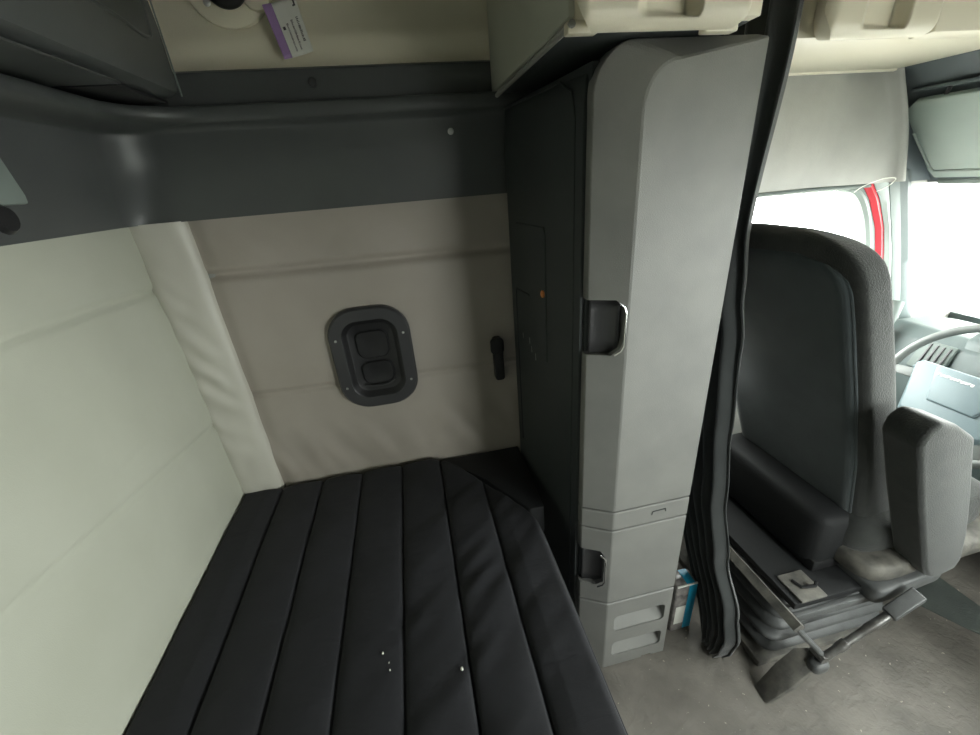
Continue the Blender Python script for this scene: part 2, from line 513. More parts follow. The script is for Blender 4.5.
e0 = [(0.93, 2.02), (1.12, 1.97), (1.30, 1.905), (1.41, 1.86), (1.48, 1.82), (1.53, 1.78), (1.58, 1.72)]
e1 = [(0.93, 2.05), (1.12, 1.995), (1.30, 1.93), (1.40, 1.89), (1.51, 1.82), (1.58, 1.755), (1.61, 1.72)]
e2 = [(0.93, 2.09), (1.12, 2.035), (1.30, 1.97), (1.40, 1.93), (1.51, 1.865), (1.58, 1.805), (1.61, 1.77)]
e3 = [(0.93, 2.145), (1.12, 2.08), (1.30, 2.01), (1.567, 1.885), (1.61, 1.86)]
e4 = [(0.93, 2.20), (1.12, 2.13), (1.30, 2.055), (1.567, 1.935), (1.61, 1.91)]
e5 = [(0.93, 2.27), (1.12, 2.19), (1.287, 2.114), (1.552, 1.996), (1.61, 1.97)]
ribbon('inner_frame', e0, e1, 1.40, M['seal'], 0.002)
o = ribbon('painted_frame', e1, e2, 1.398, M['red'], 0.008); o['label'] = 'red painted door frame'
ribbon('door_seal', e2, e3, 1.395, M['seal2'], 0.007)
ribbon('pillar_trim', e3, e4, 1.393, M['seal'], 0.004)
ribbon('pillar_cover', e4, e5, 1.393, M['dash'], 0.008)

# grey headliner above the door, with the rounded ridge at its front end
def liner(u, v):
    xe = lerp(1.945, 1.785, v)
    x = lerp(0.74, xe, u); z = lerp(1.572, 1.94, v)
    y = 1.385 - 0.010 * math.sin(math.pi * min(1, v * 1.02)) - 0.032 * groove(x - xe + 0.045, 0.024) + 0.02 * groove(x - 1.63, 0.07) * v
    y += 0.003 * noise.noise(Vector((x * 9, z * 7, 0)))
    return (x, min(y, 1.41), z)


tag(sheet('trim_4', liner, 90, 30, M['leather']), kind='structure')
tag(sheet('trim_7', lambda u, v: (lerp(1.805, 2.10, u), 1.398, lerp(1.565, 1.94, v)), 2, 2, M['header']), kind='structure')
tag(tube('trim_5', [(0.76, 1.383, 1.572), (1.5, 1.383, 1.572), (1.78, 1.383, 1.566)], 0.007, M['seal'], n=8), kind='structure')
tag(tube('trim_6', [(0.74, 1.372, 1.942), (1.74, 1.372, 1.938)], 0.008, M['beige_plastic'], n=8), kind='structure')

# ================================================================== BUNK
def outline(inset=0.0, x0=-0.745, y0=-0.9):
    pts = [(x0, y0), (0.277 - inset, y0), (0.277 - inset, 0.92)]
    pts += [(0.262 - inset, 0.965), (0.135 - inset, 1.185 - inset), (0.02 - inset, 1.345 - inset), (-0.02 - inset, 1.366 - inset), (x0, 1.366 - inset)]
    return pts


bb = prism('bunk_base', outline(0.012), 'z', 0.0, 0.553, M['bunk'], bevel=0.006)
prism('corner_ledge', [(0.0, 1.372), (0.155, 1.20), (0.268, 1.01), (0.32, 1.01), (0.325, 1.372)], 'z', 0.553, 0.672, M['bunk'], bb, bevel=0.006)
tag(bb, 'dark bunk platform box under the black quilted mattress', 'bunk base')

seams = [-0.61, -0.46, -0.31, -0.158, -0.007, 0.138]
mt_root = thing('mattress', 'black channel-quilted mattress with lengthwise seams lying on the bunk', 'mattress')
X0, X1, Y0 = -0.75, 0.277, -0.9


def yend(x):
    if x <= -0.03: return 1.368
    return interp_l([(-0.03, 1.368), (0.015, 1.345), (0.06, 1.29), (0.138, 1.185), (0.21, 1.07), (0.25, 1.0), (0.272, 0.945), (0.277, 0.90)], x)


def interp_l(tab, x):
    if x <= tab[0][0]: return tab[0][1]
    for (a, b), (c, d) in zip(tab[:-1], tab[1:]):
        if x <= c: return b + (d - b) * (x - a) / (c - a)
    return tab[-1][1]


bnds = [X0] + seams + [X1]


def mtop(x, y):
    ds = min(abs(x - s) for s in seams)
    # pillow profile between seams
    for a, b in zip(bnds[:-1], bnds[1:]):
        if a <= x <= b: t = (x - a) / (b - a); break
    else: t = 0.5
    prof_ = (4 * t * (1 - t)) ** 0.45 if True else 0
    h = 0.014 * prof_
    if x < seams[0] : h = 0.014 * min(1.0, (seams[0] - x) / 0.05) ** 0.5
    if x > seams[-1]: h = 0.014 * min(1.0, (x - seams[-1]) / 0.05) ** 0.5
    h -= 0.006 * groove(ds, 0.003)
    # diagonal pulls across the right-hand channels
    k = max(0.0, min(1.0, (x + 0.25) / 0.3)) * (0.3 + 0.7 * max(0, noise.noise(Vector((x * 3, y * 2, 9))) + 0.5))
    h += 0.0085 * k * noise.noise(Vector((x * 5 + y * 6, y * 20 - x * 17, 0.5))) * min(1.0, ds / 0.02 + 0.3)
    h += 0.005 * noise.noise(Vector((x * 6, y * 9 - x * 6, 7.5)))
    h += 0.004 * noise.noise(Vector((x * 3, y * 3, 3.1)))
    return 0.684 + h


NU, NV = 206, 300


def mat_fn(u, v):
    x = lerp(X0, X1, u); ye = yend(x)
    y = Y0 + (ye - Y0) * v
    # rounded rim
    de = min((x - X0), (X1 - x), (ye - y) * 0.9, (y - Y0))
    z = mtop(x, y)
    if de < 0.02: z -= 0.018 * (1 - math.sqrt(max(0.0, 1 - (1 - de / 0.02) ** 2)))
    return (x, y, z)


vs, fs = [], []
for j in range(NV + 1):
    for i in range(NU + 1):
        u = i / NU; v = (j / NV)
        vs.append(mat_fn(u, v))
for j in range(NV):
    for i in range(NU):
        a = j * (NU + 1) + i; fs.append((a, a + 1, a + NU + 2, a + NU + 1))
# rim walls: top loop -> lower loop -> bottom
loop = [i for i in range(NU + 1)] + [j * (NU + 1) + NU for j in range(1, NV + 1)] + [NV * (NU + 1) + i for i in range(NU - 1, -1, -1)] + [j * (NU + 1) for j in range(NV - 1, 0, -1)]
prev = loop
for zz in (0.655, 0.60, 0.562):
    base = len(vs)
    for k in loop: vs.append((vs[k][0], vs[k][1], zz))
    cur = list(range(base, base + len(loop)))
    for i in range(len(loop)):
        j = (i + 1) % len(loop); fs.append((prev[i], cur[i], cur[j], prev[j]))
    prev = cur
fs.append(tuple(prev))
me = bpy.data.meshes.new('cover'); me.from_pydata(vs, [], fs); me.update()
link('cover', me, M['mattress'], mt_root, True)
# piping along the rim
pp = [(X1 + 0.001, y, 0.668) for y in [Y0 + i * 0.06 for i in range(31)]]
pp = [(X1 + 0.001, lerp(Y0, 0.90, i / 30), 0.669) for i in range(31)] + [(x, yend(x) + 0.001, 0.669) for x in [0.275, 0.272, 0.262, 0.25, 0.23, 0.21, 0.175, 0.138, 0.1, 0.06, 0.035, 0.015, 0.0, -0.015, -0.03]] + [(-0.2, 1.369, 0.669), (-0.45, 1.369, 0.669), (-0.745, 1.369, 0.669)]
tube('piping', pp, 0.0045, M['mattress'], mt_root, n=8)
for s in seams:
    tube('seam', [(s, lerp(Y0 + 0.01, yend(s) - 0.008, i / 60), mtop(s, lerp(Y0, yend(s) - 0.008, i / 60)) - 0.0005) for i in range(61)], 0.0022, M['seam'], mt_root, n=6)
rebase(mt_root, (-0.2, 0.2, 0.56))

# pale lint crumbs on the mattress
for (x, y, r, lab) in [(-0.207, 0.64, 0.0035, 'tiny pale lint crumb on the mattress, farthest of the three by the middle seam'),
                       (-0.192, 0.615, 0.0025, 'tiny pale lint crumb on the mattress, middle of the three by the middle seam'),
                       (-0.190, 0.598, 0.0025, 'tiny pale lint crumb on the mattress, nearest of the three by the middle seam'),
                       (-0.027, 0.560, 0.0045, 'small white lint crumb alone beside the next seam to the right on the mattress')]:
    bm = bmesh.new(); bmesh.ops.create_icosphere(bm, subdivisions=1, radius=r)
    for v in bm.verts: v.co.x *= 0.6; v.co.z *= 0.5; v.co += Vector((random.uniform(-1, 1), random.uniform(-1, 1), 0)) * r * 0.25
    o = finish(bm, 'lint_crumb', M['white']); o.location = (x, y, mtop(x, y) + r * 0.3)
    tag(o, lab, 'lint', 'lint crumbs on the mattress')

# ================================================================== FOLDED UPPER BUNK (top left)
ub = thing('upper_bunk', 'dark moulded underside pan of the upper bunk, above the ledge at top left', 'upper bunk')
yz = []
def pan_ring(y, s=0.0):
    pts = [(-0.75, 1.942), (-0.60, 1.942), (-0.54, 1.940), (-0.518, 1.942), (-0.503, 1.952), (-0.498, 1.975), (-0.497, 2.08), (-0.51, 2.36), (-0.75, 2.36)]
    cx, cz = -0.62, 2.15
    return [(cx + (x - cx) * (1 - s), y, cz + (z - cz) * (1 - s)) for x, z in pts]
loft('pan', [pan_ring(WR + 0.02), pan_ring(0.5), pan_ring(1.30), pan_ring(1.325, 0.004), pan_ring(1.333, 0.02)], M['pan'], ub)
# raised outline of the pressed panel on its face
tube('pressed_outline', smoothpath([(-0.498, 0.30, 2.055), (-0.497, 1.06, 2.052), (-0.497, 1.20, 2.044), (-0.497, 1.252, 2.043), (-0.497, 1.275, 2.058), (-0.498, 1.29, 2.12), (-0.50, 1.30, 2.20), (-0.504, 1.305, 2.30)], 6), 0.004, M['pan'], ub, n=8)
o = tube('end_trim', [(-0.497, 1.333, 1.945 + i * 0.04) for i in range(11)], 0.002, M['seal2'], ub, n=6); o['label'] = 'thin pale edge'
rebase(ub, (-0.62, 0.3, 1.94))
gp = box('black_pad', (-0.66, 1.12, 1.929), (-0.53, 1.325, 1.937), M['black'], None, bevel=0.002)  # flat black box between ledge and bunk pan
tag(gp, 'flat black pad on the ledge under the end of the upper bunk', 'pad')
lb = box('grey_clip', (-0.70, 0.0, 1.9275), (-0.512, 1.10, 1.9325), M['trim'], None, bevel=0.002); lb.name = 'ledge_plate'
tag(lb, 'flat dark grey plate on the ledge beneath the upper bunk', 'plate')

# grey bracket with a black knob at the left edge of the photo
br = thing('wall_bracket', 'light grey bracket with black knob on the dark trim at the far left', 'bracket')
prism('bracket_plate', [(0.86, 1.722), (0.965, 1.722), (0.967, 1.737), (0.955, 1.80), (0.935, 1.835), (0.86, 1.835)], 'x', -0.715, -0.675, M['seal2'], br, bevel=0.004)
tube('knob', [(-0.675, 0.885, 1.70), (-0.668, 0.885, 1.70), (-0.66, 0.885, 1.70)], [0.012, 0.026, 0.02], M['black'], br, n=14)
rebase(br, (-0.69, 0.88, 1.74))

# ================================================================== SIDE-WALL FITTINGS
lt = thing('paddle_latch', 'black recessed oval paddle latch screwed to the tan padded side wall', 'latch')
cx, cz = -0.176, 1.158
rings = []
for (w, h, r, y) in [(0.275, 0.375, 0.1, 1.392), (0.275, 0.375, 0.1, 1.366), (0.262, 0.362, 0.095, 1.358), (0.19, 0.29, 0.06, 1.358)]:
    rings.append([(x, y, z) for x, z in rrect(cx, cz, w, h, r, 8)])
loft('surround', rings, M['latch'], lt, cap=False)
loft('recess', [[(x, y, z) for x, z in rrect(cx, cz, w, h, r, 8)] for (w, h, r, y) in [(0.190, 0.290, 0.06, 1.3582), (0.180, 0.280, 0.055, 1.361), (0.158, 0.258, 0.045, 1.378), (0.15, 0.25, 0.04, 1.380), (0.004, 0.004, 0.0015, 1.381)]][::-1], M['black'], lt, cap=False)
for (dz, hh) in [(0.052, 0.10), (-0.055, 0.085)]:
    rg = []
    for (s, y) in [(1.0, 1.382), (1.0, 1.374), (0.93, 1.370), (0.6, 1.371), (0.5, 1.372)]:
        rg.append([(x, y, z) for x, z in rrect(cx + 0.002, cz + dz, 0.108 * s, hh * s, 0.028 * s, 6)])
    loft('paddle', rg, M['black'], lt)
tube('paddle_edge', smoothpath([(cx - 0.05, 1.366, cz - 0.098), (cx - 0.02, 1.364, cz - 0.103), (cx + 0.03, 1.364, cz - 0.102), (cx + 0.055, 1.366, cz - 0.09)], 5), 0.0035, M['latch'], lt, n=8)
for sx, sz in [(-0.113, 0.085), (0.113, 0.085), (-0.113, -0.095), (0.113, -0.095)]:
    screw(lt, (cx + sx, 1.358, cz + sz), (0, -1, 0), 0.0045)
rebase(lt, (cx, 1.39, cz))

cl = thing('cabinet_catch', 'small narrow black catch on the side wall beside the storage cabinet', 'catch')
prism('catch_body', rrect(0.268, 1.085, 0.036, 0.17, 0.012), 'y', 1.355, 1.392, M['black'], cl, bevel=0.003)
prism('catch_head', rrect(0.262, 1.145, 0.05, 0.06, 0.015), 'y', 1.343, 1.357, M['black'], cl, bevel=0.003)
rebase(cl, (0.268, 1.39, 1.0))

lp = thing('lamp_mount', 'round beige lamp mounting with two screws on the upper side panel', 'lamp mount')
rg = []
for r, y in [(0.100, 1.408), (0.098, 1.392), (0.090, 1.386), (0.04, 1.384), (0.0005, 1.384)]:
    rg.append([(-0.345 + r * math.cos(2 * math.pi * k / 40), y, 2.192 + r * math.sin(2 * math.pi * k / 40)) for k in range(40)])
loft('mounting_disc', rg, M['upper_panel'], lp)
rg = []
for r, y in [(0.036, 1.39), (0.034, 1.374), (0.02, 1.368), (0.0005, 1.368)]:
    rg.append([(-0.275 + r * math.cos(2 * math.pi * k / 24), y, 2.158 + r * math.sin(2 * math.pi * k / 24)) for k in range(24)])
loft('screw_boss', rg, M['upper_panel'], lp)
tube('bracket_arm', smoothpath([(-0.385, 1.372, 2.17), (-0.35, 1.362, 2.14), (-0.32, 1.36, 2.142), (-0.30, 1.37, 2.17)], 6), 0.016, M['black'], lp, n=12)
screw(lp, (-0.392, 1.384, 2.143), (0, -1, 0), 0.008)
screw(lp, (-0.275, 1.368, 2.150), (0, -1, 0), 0.008)
rebase(lp, (-0.332, 1.40, 2.09))

# barcode-style sticker with a purple edge, peeling off the panel
st = thing('sticker', 'white sticker with purple edge and dark print on the beige upper panel', 'sticker')
A, B, C_, D_ = Vector((-0.262, 1.362, 2.130)), Vector((-0.184, 1.382, 2.154)), Vector((-0.166, 1.380, 2.040)), Vector((-0.238, 1.356, 2.018))


def stp(u, v, off=0.0):
    p = A.lerp(B, u).lerp(D_.lerp(C_, u), v)
    p.y += 0.006 * math.sin(math.pi * u) - off
    return p


sheet('label_sheet', lambda u, v: stp(u, v), 12, 12, M['white'], st, thick=0.001)
sheet('purple_band', lambda u, v: stp(u * 0.26 + 0.0, v, 0.0012), 6, 12, M['purple'], st, thick=0.0004)['label'] = 'purple band'
rs = random.Random(3)
bm = bmesh.new()
def mark(u0, v0, u1, v1):
    q = [stp(u0, v0, 0.0014), stp(u1, v0, 0.0014), stp(u1, v1, 0.0014), stp(u0, v1, 0.0014)]
    bm.faces.new([bm.verts.new(p) for p in q])
for cu, w, v0, v1, st_ in [(0.80, 0.09, 0.34, 0.78, 0.030), (0.62, 0.07, 0.36, 0.90, 0.022), (0.46, 0.06, 0.40, 0.92, 0.022)]:
    v = v0
    while v < v1:
        hgt = st_ * rs.uniform(0.35, 0.75)
        mark(cu, v, cu + w * rs.uniform(0.6, 1), v + hgt * 1.1); v += st_
mark(0.88, 0.05, 0.93, 0.16); mark(0.84, 0.13, 0.93, 0.16); mark(0.32, 0.44, 0.40, 0.50)
finish(bm, 'print', M['ink'], st)
rebase(st, (-0.2, 1.385, 2.03))

# ================================================================== STORAGE CABINET
sc = thing('storage_cabinet', 'tall grey storage cabinet with dark side standing between bunk and driver seat', 'storage cabinet')
YF, YB_ = 0.822, 0.868
XL, XF, XR = 0.392, 0.475, 0.725


def seg(name, z0, z1, top=False, inset=0.0, depth=0.90):
    if not top:
        f = [(XF, z0), (XR, z0), (XR, z1), (XF, z1)]
        b = [(XL, z0), (XR, z0), (XR, z1), (XL, z1)]
    else:
        f = [(XF, z0), (XR, z0), (XR, 1.904)]
        b = [(XL, z0), (XR, z0), (XR, 1.915)]
        ft = [(0.545 - 0.07 * math.sin(t * math.pi / 2), 1.795 + 0.081 * math.cos(t * math.pi / 2)) for t in [i / 9 for i in range(10)]]
        bt = [(0.47 - 0.078 * math.sin(t * math.pi / 2), 1.832 + 0.083 * math.cos(t * math.pi / 2)) for t in [i / 9 for i in range(10)]]
        f += ft; b += bt
    yb = [YB_] * len(b)
    if top: yb = [YB_, YB_, 0.856] + [lerp(0.856, YB_, t ** 2) for t in [i / 9 for i in range(10)]]
    rings = [[(x, depth, z) for x, z in b], [(x, yy, z) for (x, z), yy in zip(b, yb)], [(x, YF, z) for x, z in f]]
    o = loft(name, rings, M['cab_front'], sc, smooth=False)
    bm = bmesh.new(); bm.from_mesh(o.data)
    es = [e for e in bm.edges if len(e.link_faces) == 2 and e.calc_face_angle(0) > math.radians(16)]
    bmesh.ops.bevel(bm, geom=es, offset=0.003, segments=1, affect='EDGES', clamp_overlap=True)
    bm.to_mesh(o.data); bm.free()
    return o


ud = seg('upper_door', 0.780, 1.9, True)
cut(ud, [prism('c', [(0.37, 1.285), (0.445, 1.285), (0.462, 1.305), (0.470, 1.33), (0.470, 1.405), (0.452, 1.425), (0.37, 1.425)], 'y', 0.78, 0.895, M['cab_front'], bevel=0)], 6)
seg('middle_rail', 0.705, 0.775)
ld = seg('lower_door', 0.372, 0.700)
cut(ld, [prism('c', [(0.37, 0.455), (0.440, 0.455), (0.458, 0.475), (0.458, 0.59), (0.446, 0.61), (0.37, 0.61)], 'y', 0.78, 0.895, M['cab_front'], bevel=0)], 6)
bs = seg('base_section', 0.0, 0.364)
cs = []
for (z0, z1) in [(0.205, 0.288), (0.062, 0.142)]:
    f = rrect(0.603, (z0 + z1) / 2, 0.195, z1 - z0, 0.018, 5)
    c_ = loft('c', [[(x, YF - 0.02, z + 0.0) for x, z in f], [(x, YF + 0.005, z) for x, z in f], [(x, YF + 0.045, z1 - 0.012 + (z - z1) * 0.1) for x, z in f]], M['cab_front'])
    cs.append(c_)
cs.append(loft('c', [[(0.63, YF - 0.01, -0.01), (0.67, YF - 0.01, -0.01), (0.67, YF - 0.01, 0.012), (0.63, YF - 0.01, 0.012)], [(0.63, YF + 0.03, -0.01), (0.67, YF + 0.03, -0.01), (0.67, YF + 0.03, 0.012), (0.63, YF + 0.03, 0.012)]], M['cab_front']))
cut(bs, cs, 6)
# small rectangular finger notch outline on the middle rail
tube('catch_outline', [(0.60, YF - 0.001, 0.738), (0.602, YF - 0.001, 0.75), (0.645, YF - 0.001, 0.752), (0.646, YF - 0.001, 0.742)], 0.0016, M['cab_side'], sc, n=6)
# recessed pulls
for (z0, z1, par) in [(1.285, 1.425, ud), (0.455, 0.61, ld)]:
    zm = (z0 + z1) / 2; hh = (z1 - z0) / 2
    h = thing('x', None, None); bpy.data.objects.remove(h)
    def plate(u, v, z0=z0, z1=z1):
        x = lerp(0.400, 0.462, u); z = lerp(z0 + 0.002, z1 - 0.002, v)
        return (x, 0.873 - 0.032 * u ** 2.0, z)
    hp = sheet('pull_scoop', plate, 10, 4, M['latch'], par, thick=0.003)
    hp['label'] = 'dark scooped pull'
    xe = 0.4685 if par is ud else 0.4575
    tube('pull_edge', [(xe - 0.016, 0.8255, z1 - 0.004), (xe - 0.004, 0.8215, z1 - 0.016), (xe, 0.8205, z1 - 0.03), (xe, 0.8205, z0 + 0.03), (xe - 0.006, 0.822, z0 + 0.016), (xe - 0.02, 0.829, z0 + 0.004)], 0.0028, M['chrome'], par, n=8)['label'] = 'bright chrome edge'
# carcass: inset body behind doors, dark side panel tapering towards the wall
loft('carcass', [[(0.397, 0.885, z), (0.72, 0.885, z), (0.72, 1.352, z), (0.345, 1.352, z)] for z in (0.002, 1.89)], M['cab_side'], sc, bevel=0.003)
side = loft('side_panel', [[(0.384, 0.892, z), (0.394, 0.892, z), (0.342, 1.352, z), (0.330, 1.352, z)] for z in (0.0, 1.6, 1.80)] + [[(0.388, 0.895, 1.86), (0.396, 0.895, 1.86), (0.346, 1.352, 1.875), (0.336, 1.352, 1.875)], [(0.405, 0.91, 1.893), (0.41, 0.91, 1.893), (0.36, 1.352, 1.893), (0.352, 1.352, 1.893)]], M['cab_side'], sc, bevel=0.002)
side['label'] = 'charcoal side panel'


def sp(y, z, off=0.0): return (0.384 - (y - 0.892) * 0.1174 - off, y, z)
tube('side_groove', [sp(0.925, 0.02), sp(0.925, 1.80), sp(0.94, 1.85), sp(0.99, 1.875), sp(1.34, 1.88)], 0.003, M['cab_side'], side, n=6)
tube('side_rib', [sp(1.08, 1.18), sp(1.08, 1.55), sp(1.085, 1.57), sp(1.28, 1.57)], 0.004, M['cab_side'], side, n=6)
tube('side_rib', [sp(1.31, 0.75), sp(1.31, 1.34), sp(1.305, 1.36), sp(1.20, 1.36)], 0.003, M['cab_side'], side, n=6)
tube('amber_dot', [sp(1.098, 1.388, -0.002), sp(1.098, 1.388, 0.004), sp(1.098, 1.388, 0.007)], [0.011, 0.011, 0.006], M['amber'], side, n=12)['label'] = 'small amber dot'  # small raised amber disc on the side panel
rs = random.Random(5)
for (y, z) in [(1.265, 1.215), (1.21, 1.215), (1.195, 1.19), (1.165, 1.175)]:
    tube('scuff_mark', [sp(y, z, 0.0005), sp(y - 0.003, z - 0.02 * rs.uniform(0.4, 1.2), 0.001)], 0.0016, M['leather'], side, n=5)
rebase(sc, (0.55, 1.0, 0.0))

# ================================================================== OVERHEAD CABINETS
def overhead(name, label, x0, x1, y0, zb, door, grip, dz=0.018):
    r = thing(name, label, 'overhead cabinet', 'beige overhead cabinets')
    prism('cabinet_body', [(x0, zb), (x1, zb), (x1, ZC - 0.01), (x0, ZC - 0.01)], 'y', y0, 1.372, M['beige_plastic'], r, bevel=0.002)
    dx0, dx1 = door
    g0, g1 = grip

    def dfn(u, v):
        a = 0.48 * v ** 1.7
        e = 0.032 * (1 - math.sqrt(max(0.0, 1 - (1 - min(1, a / 0.05)) ** 2)))
        x = lerp(dx0 + e, dx1 - e, u)
        z = zb - dz + a
        ypro = y0 - 0.055 - 0.022 * math.sqrt(max(0.0, 1 - (1 - min(1, a / 0.03)) ** 2)) - 0.01 * a
        e2 = min(x - dx0, dx1 - x)
        if e2 < 0.02: ypro += 0.02 * (1 - math.sqrt(max(0, 1 - (1 - max(0, e2) / 0.02) ** 2)))
        if g0 < x < g1 and a > 0.012:
            t = min(1.0, (a - 0.012) / 0.012)
            sl = min(1.0, (x - g0) / 0.02); sr = min(1.0, (g1 - x) / 0.006)
            dep = 0.012 + 0.03 * ((x - g0) / (g1 - g0)) ** 2
            ypro += dep * t * sl * sr
        return (x, ypro, z)
    sheet('door', dfn, 150, 70, M['beige_plastic'], r)
    for uu in (0, 1):
        sheet('door_end', lambda u, v: (dfn(uu, v)[0] + (1 - u) * 0.035 * (1 - 2 * uu), lerp(y0 + 0.002, dfn(uu, v)[1], u), dfn(uu, v)[2] + (1 - u) * dz * 0.7 * (1 - v)), 4, 40, M['beige_plastic'], r)
    sheet('door_bottom', lambda u, v: (dfn(u, 0)[0] + (1 - v) * 0.035 * (1 - 2 * u), lerp(y0 + 0.002, dfn(u, 0)[1], v), lerp(zb - 0.006, dfn(u, 0)[2], v)), 20, 3, M['beige_plastic'], r)
    return r


oc = overhead('overhead_cabinet', 'beige overhead cabinet with bulged door directly above the tall storage cabinet', 0.317, 0.66, 0.778, 1.921, (0.292, 0.585), (0.385, 0.492), 0.032)
box('front_rim', (0.306, 0.779, 1.904), (0.36, 0.80, 1.922), M['beige_plastic'], oc, bevel=0.003)
box('front_rim', (0.556, 0.779, 1.901), (0.62, 0.80, 1.922), M['beige_plastic'], oc, bevel=0.003)
prism('side_cheek', [(0.778, 1.925), (0.86, 1.925), (1.372, 1.925), (1.372, ZC - 0.02), (0.778, ZC - 0.02)], 'x', 0.306, 0.317, M['vinyl'], oc, bevel=0.002)['label'] = 'grey side cheek'
tube('lower_rim', [(0.312, 0.775, 1.916), (0.312, 1.372, 1.914)], 0.006, M['leather'], oc, n=8)
box('underside_panel', (0.324, 0.802, 1.9182), (0.655, 1.368, 1.9212), M['cab_side'], oc, bevel=0.0005)
rebase(oc, (0.5, 1.0, 1.91))
oc2 = overhead('overhead_cabinet', 'beige overhead cabinet with bulged door over the driver area, right of the curtain', 0.935, 1.738, 0.985, 1.937, (0.80 + 0.14, 1.235), (1.02, 1.145))
prism('fascia_panel', [(1.245, 1.925), (1.738, 1.925), (1.738, ZC - 0.03), (1.245, ZC - 0.03)], 'y', 0.925, 0.984, M['beige_plastic'], oc2, bevel=0.008)
rebase(oc2, (1.35, 1.15, 1.937))
oc3 = thing('front_shelf', 'beige front overhead shelf running across the cab above the windscreen', 'overhead shelf')
box('shelf_body', (1.46, WR + 0.03, 1.937), (1.742, 0.915, ZC - 0.01), M['beige_plastic'], oc3, bevel=0.012, seg=3)
box('shelf_door', (1.448, 0.0, 1.97), (1.459, 0.86, ZC - 0.06), M['beige_plastic'], oc3, bevel=0.004)
rebase(oc3, (1.6, 0, 1.937))

# ================================================================== CURTAIN
cu = thing('curtain', 'dark grey sleeper curtain hanging gathered behind the driver seat', 'curtain')
near = [(0.0, 0.745), (0.08, 0.715), (0.16, 0.70), (0.27, 0.725), (0.44, 0.81), (0.67, 0.868), (0.92, 0.905), (1.2, 0.93), (1.35, 0.962), (1.53, 0.985), (2.0, 0.95), (2.4, 0.93)]


def curt(u, v):
    z = lerp(0.012, 2.385, v)
    yn = interp(near, z); yf = interp_l([(0, 0.82), (0.15, 0.86), (0.35, 0.97), (0.6, 1.10), (0.9, 1.18), (1.3, 1.30), (2.4, 1.33)], z)
    y = lerp(yn, yf, u)
    amp = 0.024 * (1 if u > 0.02 else 0.6)
    x = 0.895 + amp * math.sin(u * 2 * math.pi * 5.5 + 0.8 * math.sin(z * 2.2) + 0.6) + 0.004 * noise.noise(Vector((u * 8, z * 3, 0)))
    if z < 0.5: x += 0.02 * (0.5 - z)
    return (x, y, z)


sheet('cloth', curt, 110, 90, M['curtain'], cu, thick=0.004)
tube('curtain_track', [(0.895, 0.55, 2.402), (0.895, 1.36, 2.402)], 0.012, M['latch'], cu, n=8)
rebase(cu, (0.9, 1.0, 0.0))

# ================================================================== DRIVER SEAT
ds = thing('driver_seat', 'dark grey velour driver seat on a bellows pedestal, seen from behind', 'seat')
SY0, SY1 = 0.735, 1.30


def rearx(z): return interp_l([(0.30, 1.42), (0.69, 1.285), (1.08, 1.152), (1.375, 1.034), (1.50, 0.985), (1.56, 0.97)], z)


def back_ring(z, sy, sx, n=44):
    cy = (SY0 + SY1) / 2; w = (SY1 - SY0) / 2 * sy
    t0 = interp_l([(0.3, 0.17), (0.6, 0.16), (1.0, 0.125), (1.35, 0.105), (1.55, 0.10)], z) * sx
    xr = rearx(z) + interp_l([(0.3, 0.17), (0.6, 0.16), (1.0, 0.125), (1.35, 0.105), (1.55, 0.10)], z) * (1 - sx) / 2
    pts = []
    for k in range(n):
        a = 2 * math.pi * k / n
        c, s = math.cos(a), math.sin(a)
        e = 0.30
        px = math.copysign(abs(c) ** e, c); py = math.copysign(abs(s) ** e, s)
        pts.append((xr + t0 / 2 + px * t0 / 2, cy + py * w, z))
    return pts


zs = [0.335, 0.345, 0.37, 0.42, 0.5, 0.6, 0.7, 0.8, 0.9, 1.0, 1.1, 1.2, 1.3, 1.36, 1.40, 1.43, 1.455, 1.475, 1.49, 1.503, 1.512, 1.518, 1.521]
rings = []
for z in zs:
    t = max(0.0, (z - 1.38) / 0.142); sy = (max(0.0, 1 - t ** 3.4)) ** (1 / 2.6)
    t2 = max(0.0, (z - 1.46) / 0.0625); sx = max(0.12, (max(0.0, 1 - t2 ** 2)) ** 0.5)
    sy *= interp_l([(0.3, 0.80), (0.36, 0.87), (0.45, 0.92), (0.62, 0.97), (0.8, 1.0), (1.3, 0.985), (1.6, 0.95)], z)
    if z < 0.36: sx *= 0.8
    sy = max(sy, 0.25)
    rings.append(back_ring(z, sy, sx))
bk = loft('backrest', rings, M['seat'], ds, smooth=True)
md = bk.modifiers.new('s', 'SUBSURF'); md.levels = 1; md.render_levels = 1


# dark cloth rear panel, set on the back of the backrest inside the bolster seam
def rear_panel(u, v):
    z = lerp(0.40, 1.462, v)
    w = 0.252 * interp_l([(0.3, 0.80), (0.45, 0.90), (0.8, 1.0), (1.3, 0.985), (1.6, 0.95)], z)
    t = max(0.0, (z - 1.36) / 0.105); w *= (max(0.0, 1 - t ** 3)) ** (1 / 3) if t < 1 else 0.2
    y = 1.018 + (2 * u - 1) * w
    edge = min(u, 1 - u, v * 1.5, (1 - v) * 1.5)
    x = rearx(z) - 0.010 * min(1.0, edge / 0.05) ** 0.6 + 0.004
    x += 0.003 * noise.noise(Vector((y * 5, z * 5, 1)))
    return (x, y, z)


o = sheet('rear_panel', rear_panel, 40, 60, M['seat_back'], ds, thick=0.004); o['label'] = 'dark cloth rear panel'
tube('seam_welt', [rear_panel(0.0, i / 40) for i in range(41)], 0.0035, M['seat_back'], ds, n=6)

